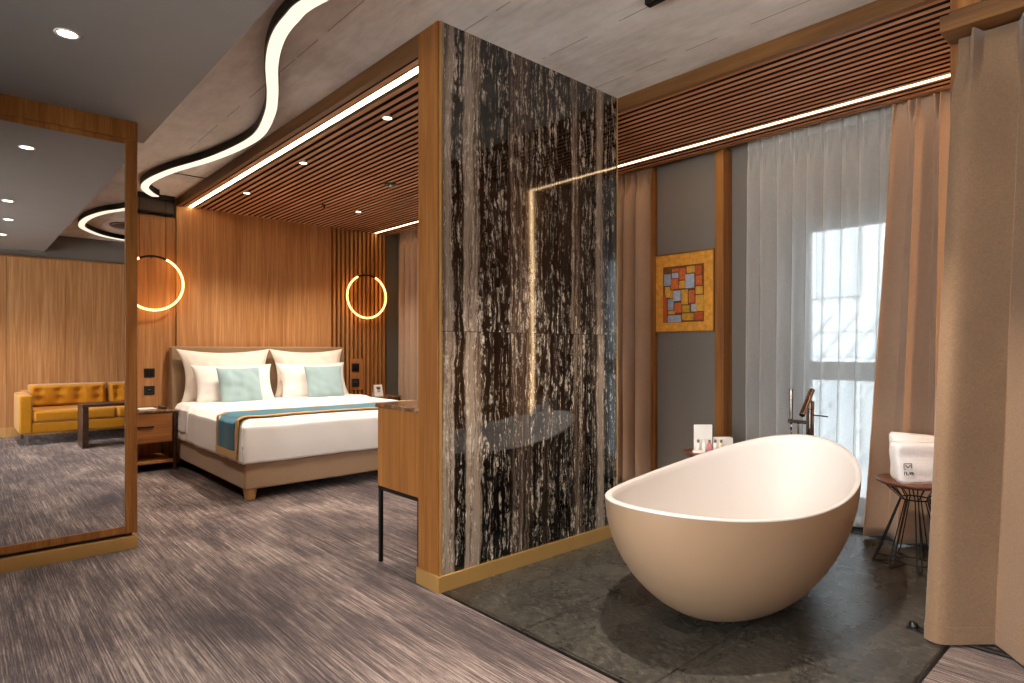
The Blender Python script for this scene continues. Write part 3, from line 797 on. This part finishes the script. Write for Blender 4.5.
bm = BM(); lathe(bm, [(.019, 0), (.019, .012), (.014, .024), (.001, .027)], (2.925, .765, .001), 18); obj('stop', bm, BLACK, t, smooth=True)
obj('plate', bx(2.90, 2.95, .742, .785, .001, .006), BLACK_METAL, t, bevel=.002)
t = thing('floor_vent', (4.27, 1.5, 0), 'long black floor grille under the window curtain hems', 'floor vent')
obj('frame', boxes([(4.15, 4.16, .68, 2.30, 0, .006), (4.32, 4.33, .68, 2.30, 0, .006)]), BLACK_METAL, t)
obj('grille', boxes([(4.165+.014*i, 4.171+.014*i, .68, 2.30, .0, .005) for i in range(11)]), BLACK, t)

# ------------------------------------------------------------------ picture
t = thing('framed_picture', (4.28, 2.66, 1.58), 'abstract gold painting of orange and blue blocks on the grey panel', 'picture')
PY0, PY1, PZ0, PZ1 = 2.436, 2.952, 1.292, 1.908
cgold = plain('gold_leaf_paint', (226, 160, 60), .45, .25, .5, .22, 26, .4, 60)
obj('canvas', bx(4.272, 4.298, PY0, PY1, PZ0, PZ1), cgold, t, bevel=.003)
obj('frame_edge', boxes([(4.268, 4.299, PY0-.008, PY0, PZ0-.008, PZ1+.008), (4.268, 4.299, PY1, PY1+.008, PZ0-.008, PZ1+.008), (4.268, 4.299, PY0, PY1, PZ1, PZ1+.008), (4.268, 4.299, PY0, PY1, PZ0-.008, PZ0)]), W_FRAME, t)
# blocks: measured on a 621x683 look of the picture, canvas spans 85..450 across
def pz(x, y, x2, y2):
    f = lambda q: PY1-(q-85)/(450-85)*(PY1-PY0)
    top = lambda q: 165-(q-85)*(55/365.0); bot = lambda q: 632-(q-85)*(2/365.0)
    g = lambda q, r: PZ1-(r-top(q))/(bot(q)-top(q))*(PZ1-PZ0)
    return f(x2), f(x), g((x+x2)/2, y2), g((x+x2)/2, y)
cols = {'b': (150, 162, 186), 'o': (206, 104, 48), 'g': (214, 160, 62), 'y': (196, 150, 40), 'r': (186, 82, 36), 'w': (170, 180, 200)}
PM = {k: plain('block_paint_'+n, cols[k], .5, 0, .4, .25, 40, .4, 90) for k, n in zip('bogyrw', ('blue', 'orange', 'gold', 'ochre', 'rust', 'pale_blue'))}
spec = [('b', 143, 272, 188, 345), ('w', 196, 262, 238, 296), ('o', 190, 300, 238, 366), ('o', 243, 232, 284, 305), ('g', 290, 218, 342, 262), ('w', 282, 268, 338, 358), ('r', 345, 214, 382, 272),
        ('o', 346, 278, 386, 340), ('g', 242, 312, 280, 360), ('g', 346, 346, 390, 396), ('w', 204, 374, 252, 440), ('g', 256, 368, 298, 462), ('o', 304, 372, 340, 452), ('g', 150, 352, 184, 420), ('g', 346, 402, 396, 505),
        ('b', 168, 428, 206, 498), ('o', 212, 452, 258, 514), ('y', 262, 468, 310, 512), ('w', 318, 458, 354, 508), ('r', 136, 400, 162, 572), ('b', 168, 530, 256, 574), ('y', 262, 518, 334, 562), ('r', 338, 512, 390, 560),
        ('g', 170, 502, 214, 524), ('o', 196, 236, 240, 256), ('g', 182, 372, 202, 424)]
nm = {'b': 'blue_block', 'o': 'orange_block', 'g': 'gold_block', 'y': 'ochre_block', 'r': 'rust_block', 'w': 'pale_blue_block'}
for k, a, b, c, d in spec:
    y0, y1, z0, z1 = pz(a, b, c, d)
    obj(nm[k], bx(4.265, 4.273, y0, y1, z0, z1), PM[k], t, bevel=.004)
bm = BM()
y0, y1, z0, z1 = pz(136, 214, 396, 574); box(bm, 4.2705, 4.2725, y0, y1, z0, z1)
obj('dark_ground', bm, plain('dark_ground_paint', (112, 66, 30), .6, 0, .4, .3, 30), t)

# ------------------------------------------------------------------ bathtub
TC = (2.716, 1.411); TYAW = .052; TA = .852; TB = .455
cyaw, syaw = math.cos(TYAW), math.sin(TYAW)
def tub_pt(s, tt, k, z):  # s,tt unit circle, k radial scale
    lx = TA*s*k; ly = TB*tt*k
    return (TC[0]+lx*cyaw-ly*syaw, TC[1]+lx*syaw+ly*cyaw, z)
def rimz(s): return .521+.052*s+.092*s*s
tub = thing('bathtub', (TC[0], TC[1], 0), 'freestanding oval bathtub, white inside and beige outside, on slate tiles', 'bathtub')
N = 120; rb = .385
bm = BM()
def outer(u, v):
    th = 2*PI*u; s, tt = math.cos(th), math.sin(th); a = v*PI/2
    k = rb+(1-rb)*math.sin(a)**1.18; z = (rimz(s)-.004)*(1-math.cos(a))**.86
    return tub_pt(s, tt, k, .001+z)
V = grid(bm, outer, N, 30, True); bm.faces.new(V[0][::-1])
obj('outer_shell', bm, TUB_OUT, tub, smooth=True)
bm = BM(); prof = []
prof.append((1.0, 0, -.006)); prof.append((1.002, 0, -.001)); prof.append((.996, 0, .001)); prof.append((.962, 0, -.001)); prof.append((.953, 0, -.006))
for j in range(1, 22):
    a = (1-j/21)*PI/2; prof.append((None, a, 0))
def inner(th, p):
    s, tt = math.cos(th), math.sin(th)
    if p[0] is not None: return tub_pt(s, tt, p[0], rimz(s)+p[2])
    a = p[1]; k = .36+(.953-.36)*math.sin(a)**.8; z = .12+(rimz(s)-.006-.12)*(1-math.cos(a))**.9
    return tub_pt(s, tt, k, z)
V = [[bm.verts.new(inner(2*PI*i/N, p)) for i in range(N)] for p in prof]
for A, B in zip(V, V[1:]):
    for i in range(N): bm.faces.new((A[i], A[(i+1)%N], B[(i+1)%N], B[i]))
bm.faces.new(V[-1])
obj('basin', bm, TUB_IN, tub, smooth=True)
bm = BM(); lathe(bm, [(.034, 0), (.034, .004), (.02, .008), (.001, .008)], (TC[0]+.1, TC[1], .121), 24); obj('drain', bm, CHROME, tub, smooth=True)

# ------------------------------------------------------------------ bath filler
fx, fy = 3.775, 1.520
t = thing('bath_faucet', (fx, fy, 0), 'polished floor standing bath faucet with hand shower behind the tub', 'faucet')
bm = BM(); lathe(bm, [(.05, 0), (.05, .012), (.028, .016), (.022, .02), (.022, .79), (.024, .792), (.024, .836), (.020, .84), (.001, .84)], (fx, fy, .001), 24); obj('column', bm, GUNMETAL, t, smooth=False, bevel=.001)
bm = BM(); cyl(bm, (fx+.02, fy-.004, .905), (fx-.135, fy-.008, .765), .0165, seg=24); obj('spout', bm, GUNMETAL, t, bevel=.002)
bm = BM(); cyl(bm, (fx, fy, .83), (fx, fy, .89), .011); obj('spout_neck', bm, GUNMETAL, t)
bm = BM(); cyl(bm, (fx, fy-.02, .758), (fx, fy-.10, .755), .0045, seg=12); obj('handle', bm, GUNMETAL, t)
bm = BM(); box(bm, fx-.012, fx+.012, fy+.01, fy+.128, .700, .722); obj('bridge', bm, GUNMETAL, t, bevel=.003)
h = None
bm = BM(); cyl(bm, (fx, fy+.112, .722), (fx, fy+.112, .905), .0115, seg=20); h = obj('hand_shower', bm, GUNMETAL, t, bevel=.002)
bm = BM(); cyl(bm, (fx, fy+.112, .70), (fx, fy+.112, .66), .007, seg=12); tube(bm, catmull([(fx, fy+.112, .66), (fx, fy+.11, .45), (fx-.02, fy+.12, .28), (fx, fy+.08, .36), (fx, fy+.07, .60), (fx, fy+.07, .70)], 8), .006, 8); obj('hose', bm, CHROME, t, smooth=True)

# ------------------------------------------------------------------ wire stools
def wire_stool(cx, cy, label):
    t = thing('wire_side_table', (cx, cy, 0), label, 'side table', 'round wire side tables')
    R, zt = .185, .450
    bm = BM(); lathe(bm, [(R-.012, zt-.018), (R, zt-.008), (R, zt-.002), (R-.004, zt), (.001, zt)], (cx, cy, 0), 48); obj('table_top', bm, W_DISC, t, bevel=.001)
    def ringp(r, z, n=40): return [(cx+r*math.cos(2*PI*i/n), cy+r*math.sin(2*PI*i/n), z) for i in range(n)]
    bm = BM(); tube(bm, ringp(.15, zt-.021), .0035, 8, True); obj('top_ring', bm, BLACK_METAL, t, smooth=True)
    bm = BM(); tube(bm, ringp(.068, .352), .004, 8, True); obj('waist_ring', bm, BLACK_METAL, t, smooth=True)
    bm = BM(); tube(bm, ringp(.075, .012), .0035, 8, True); obj('foot_ring', bm, BLACK_METAL, t, smooth=True)
    n = 9
    for i in range(n):
        a = 2*PI*i/n; d = .13
        P = lambda r, an, z: (cx+r*math.cos(an), cy+r*math.sin(an), z)
        bm = BM()
        for sg in (-1, 1):
            tube(bm, [P(.148, a+sg*.17, zt-.022), P(.069, a+sg*.10, .352), P(.188, a+sg*.06, .03), P(.200, a+sg*.03, .006), P(.18, a+sg*.02, .0055), P(.075, a+sg*.05, .011)], .0032, 7)
        obj('wire_leg', bm, BLACK_METAL, t, smooth=True)
    return t
wire_stool(3.80, .985, 'round dark topped wire table half behind the oatmeal curtain, holding the towel')
wire_stool(3.815, 2.19, 'round topped side table behind the tub under the painting, holding toiletries')

# towel
t = thing('folded_towel', (3.775, .985, .451), 'folded white towel with dark emblem standing on the wire table', 'towel')
RT = Vector((.741, -.6716, 0)); FW = Vector((.6716, .741, 0))
TO = Vector((3.775, .985, .451))
def tow(a, d, h): return TO+RT*a+FW*d+Vector((0, 0, h))
def towel_layer(a0b, a1b, a0t, a1t, d0, d1, h0, h1, slope=0, seed=0):
    bm = BM(); NU, NV = 40, 16
    def fn(u, v):
        th = 2*PI*u; c, s = math.cos(th), math.sin(th)
        e = .22
        cx = math.copysign(abs(c)**e, c); cy = math.copysign(abs(s)**.45, s)
        vv = v; r = 1.0
        if v < .08: r = .93+.07*math.sin(v/.08*PI/2)
        if v > .9: r = .90+.10*math.cos((v-.9)/.1*PI/2)
        A0 = a0b+(a0t-a0b)*vv; A1 = a1b+(a1t-a1b)*vv
        a = (A0+A1)/2+(A1-A0)/2*cx*r; d = (d0+d1)/2+(d1-d0)/2*cy*r
        h = h0+(h1-h0)*vv+slope*(a-A0)*vv
        w = .005*mnoise.noise(Vector((a*9, h*9, seed+d*9)))+.003*math.sin(h*60+a*4)
        return tow(a, d+w, h+w)
    V = grid(bm, fn, NU, NV, True); bm.faces.new(V[0][::-1]); bm.faces.new(V[-1]); return bm
obj('front_fold', towel_layer(-.115, .16, -.142, .165, -.075, -.005, 0, .212, -.03, 1), TOWEL, t, smooth=True)
obj('back_fold', towel_layer(-.09, .16, -.10, .165, -.002, .07, 0, .250, -.10, 4), TOWEL, t, smooth=True)
def mark(l):
    bm = BM()
    for (a0, h0), (a1, h1) in l:
        p = tow(a0, -.082, h0); q = tow(a1, -.082, h1); cyl(bm, p, q, .0016, seg=6)
    return bm
e0, e1, h0, h1 = -.075, -.035, .075, .105
TO = TO-RT*.03
obj('emblem', mark([((e0, h0+.006), (e0, h1)), ((e0, h1), (e1, h1)), ((e1, h0+.006), (e1, h1)), ((e0+.008, h1-.006), (-.055, h0+.008)), ((-.055, h0+.008), (e1-.006, h1-.006)), ((e0, h0), (e0+.008, h0)), ((-.062, .062), (-.062, .046)), ((-.062, .046), (-.05, .046)),
                    ((-.072, .064), (-.072, .044)), ((-.046, .062), (-.036, .046)), ((-.036, .062), (-.046, .046)), ((-.03, .062), (-.03, .046)), ((-.03, .054), (-.022, .054)), ((-.03, .046), (-.022, .046))]), INK, t)

# toiletries on the far table
TT = Vector((3.815, 2.19, .451))
def tt(a, d): return TT+RT*a+FW*d
def ebox(bm, c, w, d, h, z0=0):
    vs = []
    for sa in (-1, 1):
        for sd in (-1, 1):
            for z in (z0, z0+h): vs.append(bm.verts.new(c+RT*(sa*w/2)+FW*(sd*d/2)+Vector((0, 0, z))))
    for f in ((0,1,3,2), (4,6,7,5), (0,4,5,1), (2,3,7,6), (0,2,6,4), (1,5,7,3)): bm.faces.new([vs[i] for i in f])
bm = BM(); ebox(bm, tt(-.04, .05), .125, .012, .178); c1 = tag(obj('welcome_card', bm, PAPER, bevel=.002), 'tall white card standing behind the toiletry bottles', 'card')
bm = BM(); ebox(bm, tt(.088, .02), .118, .06, .095); tag(obj('tissue_box', bm, PAPER, bevel=.004), 'low white box on the round table beside the bottles', 'box')
bm = BM(); ebox(bm, tt(-.105, -.06), .07, .05, .016); tag(obj('soap_bar', bm, PAPER, bevel=.005), 'small white wrapped soap at the edge of the round table', 'soap')
gb = 'small toiletry bottles on the round table'
bl = [(-.088, .0, PAPER, 'white capped toiletry bottle nearest the soap', .062, GREYFOIL), (-.058, -.03, PAPER, 'whitish toiletry bottle between soap and pink bottle', .066, PAPER), (-.022, -.035, PINK, 'pink toiletry bottle with grey cap', .066, GREYFOIL), (.018, -.03, PAPER, 'white toiletry bottle just right of the pink one', .066, GREYFOIL),
      (.058, -.03, AMBER, 'pale yellowish toiletry bottle in front of the white box', .066, GREYFOIL)]
for a, d, mm, lab, hh, cm in bl:
    p = tt(a, d); b = thing('toiletry_bottle', tuple(p), lab, 'bottle', gb)
    bm = BM(); lathe(bm, [(.013, 0), (.0145, .003), (.0145, hh-.008), (.008, hh)], tuple(p), 18); obj('bottle_body', bm, mm, b, smooth=True)
    bm = BM(); lathe(bm, [(.0085, hh), (.0085, hh+.02), (.001, hh+.021)], tuple(p), 16); obj('cap', bm, cm, b)

# ------------------------------------------------------------------ sofa and table seen in the mirror
sofa = thing('sofa', (1.6, -1.5, 0), 'mustard velvet sofa with tufted back, seen in the mirror', 'sofa')
SX0, SX1, SY0, SY1 = .555, 2.52, -1.92, -1.03    # SY1 is the front
obj('base', bx(SX0+.02, SX1-.02, SY0, SY1-.01, .14, .27), VELVET, sofa, bevel=.02, seg=3)
for a in (SX0, SX1-.13): obj('arm', bx(a, a+.13, SY0+.02, SY1, .14, .60), VELVET, sofa, bevel=.025, seg=4)
obj('backrest', bx(SX0+.06, SX1-.06, SY0-.02, SY0+.14, .2, .62), VELVET, sofa, bevel=.03, seg=3)
cw = (SX1-SX0-.26)/2
def tufted(x0, x1, y0, y1, z0, z1):
    bm = BM(); NU, NV = 56, 26
    bt = [(x0+(x1-x0)*(i+.5)/4, z0+(z1-z0)*(.35+.34*j)) for i in range(4) for j in range(2)]
    def fn(u, v):
        x = x0+(x1-x0)*u; z = z0+(z1-z0)*v
        e = min(u, 1-u, ); ez = min(v, 1-v)
        p = (min(1, e/.08)*(2-min(1, e/.08)))*(min(1, ez/.16)*(2-min(1, ez/.16)))
        y = y0+(y1-y0)*p**.5
        for bxx, bz in bt: y -= .035*math.exp(-((x-bxx)**2+(z-bz)**2)/.0022)
        return (x, y, z)
    V = grid(bm, fn, NU, NV)
    bm.faces.new([V[0][i] for i in range(NU)]+[V[j][-1] for j in range(1, NV)]+[V[-1][i] for i in range(NU-2, -1, -1)]+[V[j][0] for j in range(NV-2, 0, -1)])
    return bm, bt
for i in range(2):
    a = SX0+.13+i*cw
    bm, bt = tufted(a+.004, a+cw-.004, SY0+.12, SY0+.27, .40, .70)
    bc = obj('back_cushion', bm, VELVET, sofa, smooth=True)
    for bxx, bz in bt:
        bm = BM(); lathe(bm, [(.013, 0), (.011, .006), (.001, .009)], (0, 0, 0), 12)
        bmesh.ops.rotate(bm, verts=bm.verts, cent=(0, 0, 0), matrix=Matrix.Rotation(-PI/2, 3, 'X')); bmesh.ops.translate(bm, verts=bm.verts, vec=(bxx, SY0+.233, bz))
        obj('button', bm, VELVET, bc, smooth=True)
    obj('seat_cushion', bx(a+.004, a+cw-.004, SY0+.16, SY1+.005, .27, .41), VELVET, sofa, bevel=.035, seg=4)
for x in (SX0+.08, SX1-.08):
    for y in (SY0+.08, SY1-.06):
        bm = BM(); cyl(bm, (x, y, 0), (x, y, .14), .014, .02, 14); obj('leg', bm, CHROME, sofa)
t = thing('coffee_table', (1.7, -.5, 0), 'dark wood coffee table with slab legs before the sofa, seen in the mirror', 'coffee table')
obj('table_top', bx(1.08, 2.45, -.74, -.34, .475, .505), W_DARK, t, bevel=.003)
for a in (1.085, 2.385): obj('leg', bx(a, a+.06, -.735, -.345, 0, .475), W_DARK, t, bevel=.003)

# ------------------------------------------------------------------ outside: the house across the street
WHITE_R = plain('white_render', (124, 129, 132), .8, 0, .3, .03, .6)
t = thing('facade', (13.0, 3.0, -3), 'pale building across the street, blurred through the sheer curtain', 'building')
bm = BM(); box(bm, 12.0, 14, -14, 26, -3.5, 9); obj('wall', bm, WHITE_R, t)
wm = plain('facade_window', (96, 104, 110), .2, 0, .5, .1, 1)
for y in (-2, 1.0, 4.0, 7, 10):
    for z in (-.9, 2.1, 5.0):
        w = obj('window', bx(11.94, 12.0, y, y+1.5, z, z+1.5), wm, t)
        obj('window_frame', boxes([(11.92, 11.96, y+.7, y+.78, z, z+1.5), (11.92, 11.96, y-.05, y, z, z+1.5), (11.92, 11.96, y+1.5, y+1.55, z, z+1.5)]), WHITE_R, w)
lt = plain('lattice_paint', (104, 110, 114), .6)
t = thing('lattice_screen', (9.5, 3.5, 0), 'pale diagonal lattice screen outside the bathroom window', 'screen')
bm = BM()
for i in range(-4, 22):
    y = -.5+i*.34
    for sg in (-1,): cyl(bm, (9.5, y, -.5), (9.5, y+sg*1.8, 1.7), .03, seg=6)
for i in range(6): cyl(bm, (9.52, -2, -.4+i*.36), (9.52, 7.5, -.4+i*.36), .02, seg=6)
obj('lattice', bm, lt, t); obj('post', bx(9.45, 9.55, -2, -1.9, -3, 1.75), lt, t); obj('post', bx(9.45, 9.55, 7.5, 7.6, -3, 1.75), lt, t)
struct('ground', bx(4.75, 40, -30, 40, -3.6, -3.5), plain('street', (120, 120, 118), .9))

# ------------------------------------------------------------------ daylight
W = bpy.data.worlds.new('world'); S.world = W; W.use_nodes = True
nt = W.node_tree; bg = nt.nodes['Background']
sky = nt.nodes.new('ShaderNodeTexSky'); sky.sky_type = 'HOSEK_WILKIE'; sky.turbidity = 6; sky.ground_albedo = .5
sky.sun_direction = (-.3, -.4, .8)
mx = nt.nodes.new('ShaderNodeMix'); mx.data_type = 'RGBA'; mx.inputs[0].default_value = .75
nt.links.new(sky.outputs[0], mx.inputs[6]); mx.inputs[7].default_value = (1.0, 1.0, 1.0, 1)
nt.links.new(mx.outputs[2], bg.inputs['Color']); bg.inputs['Strength'].default_value = 7.5
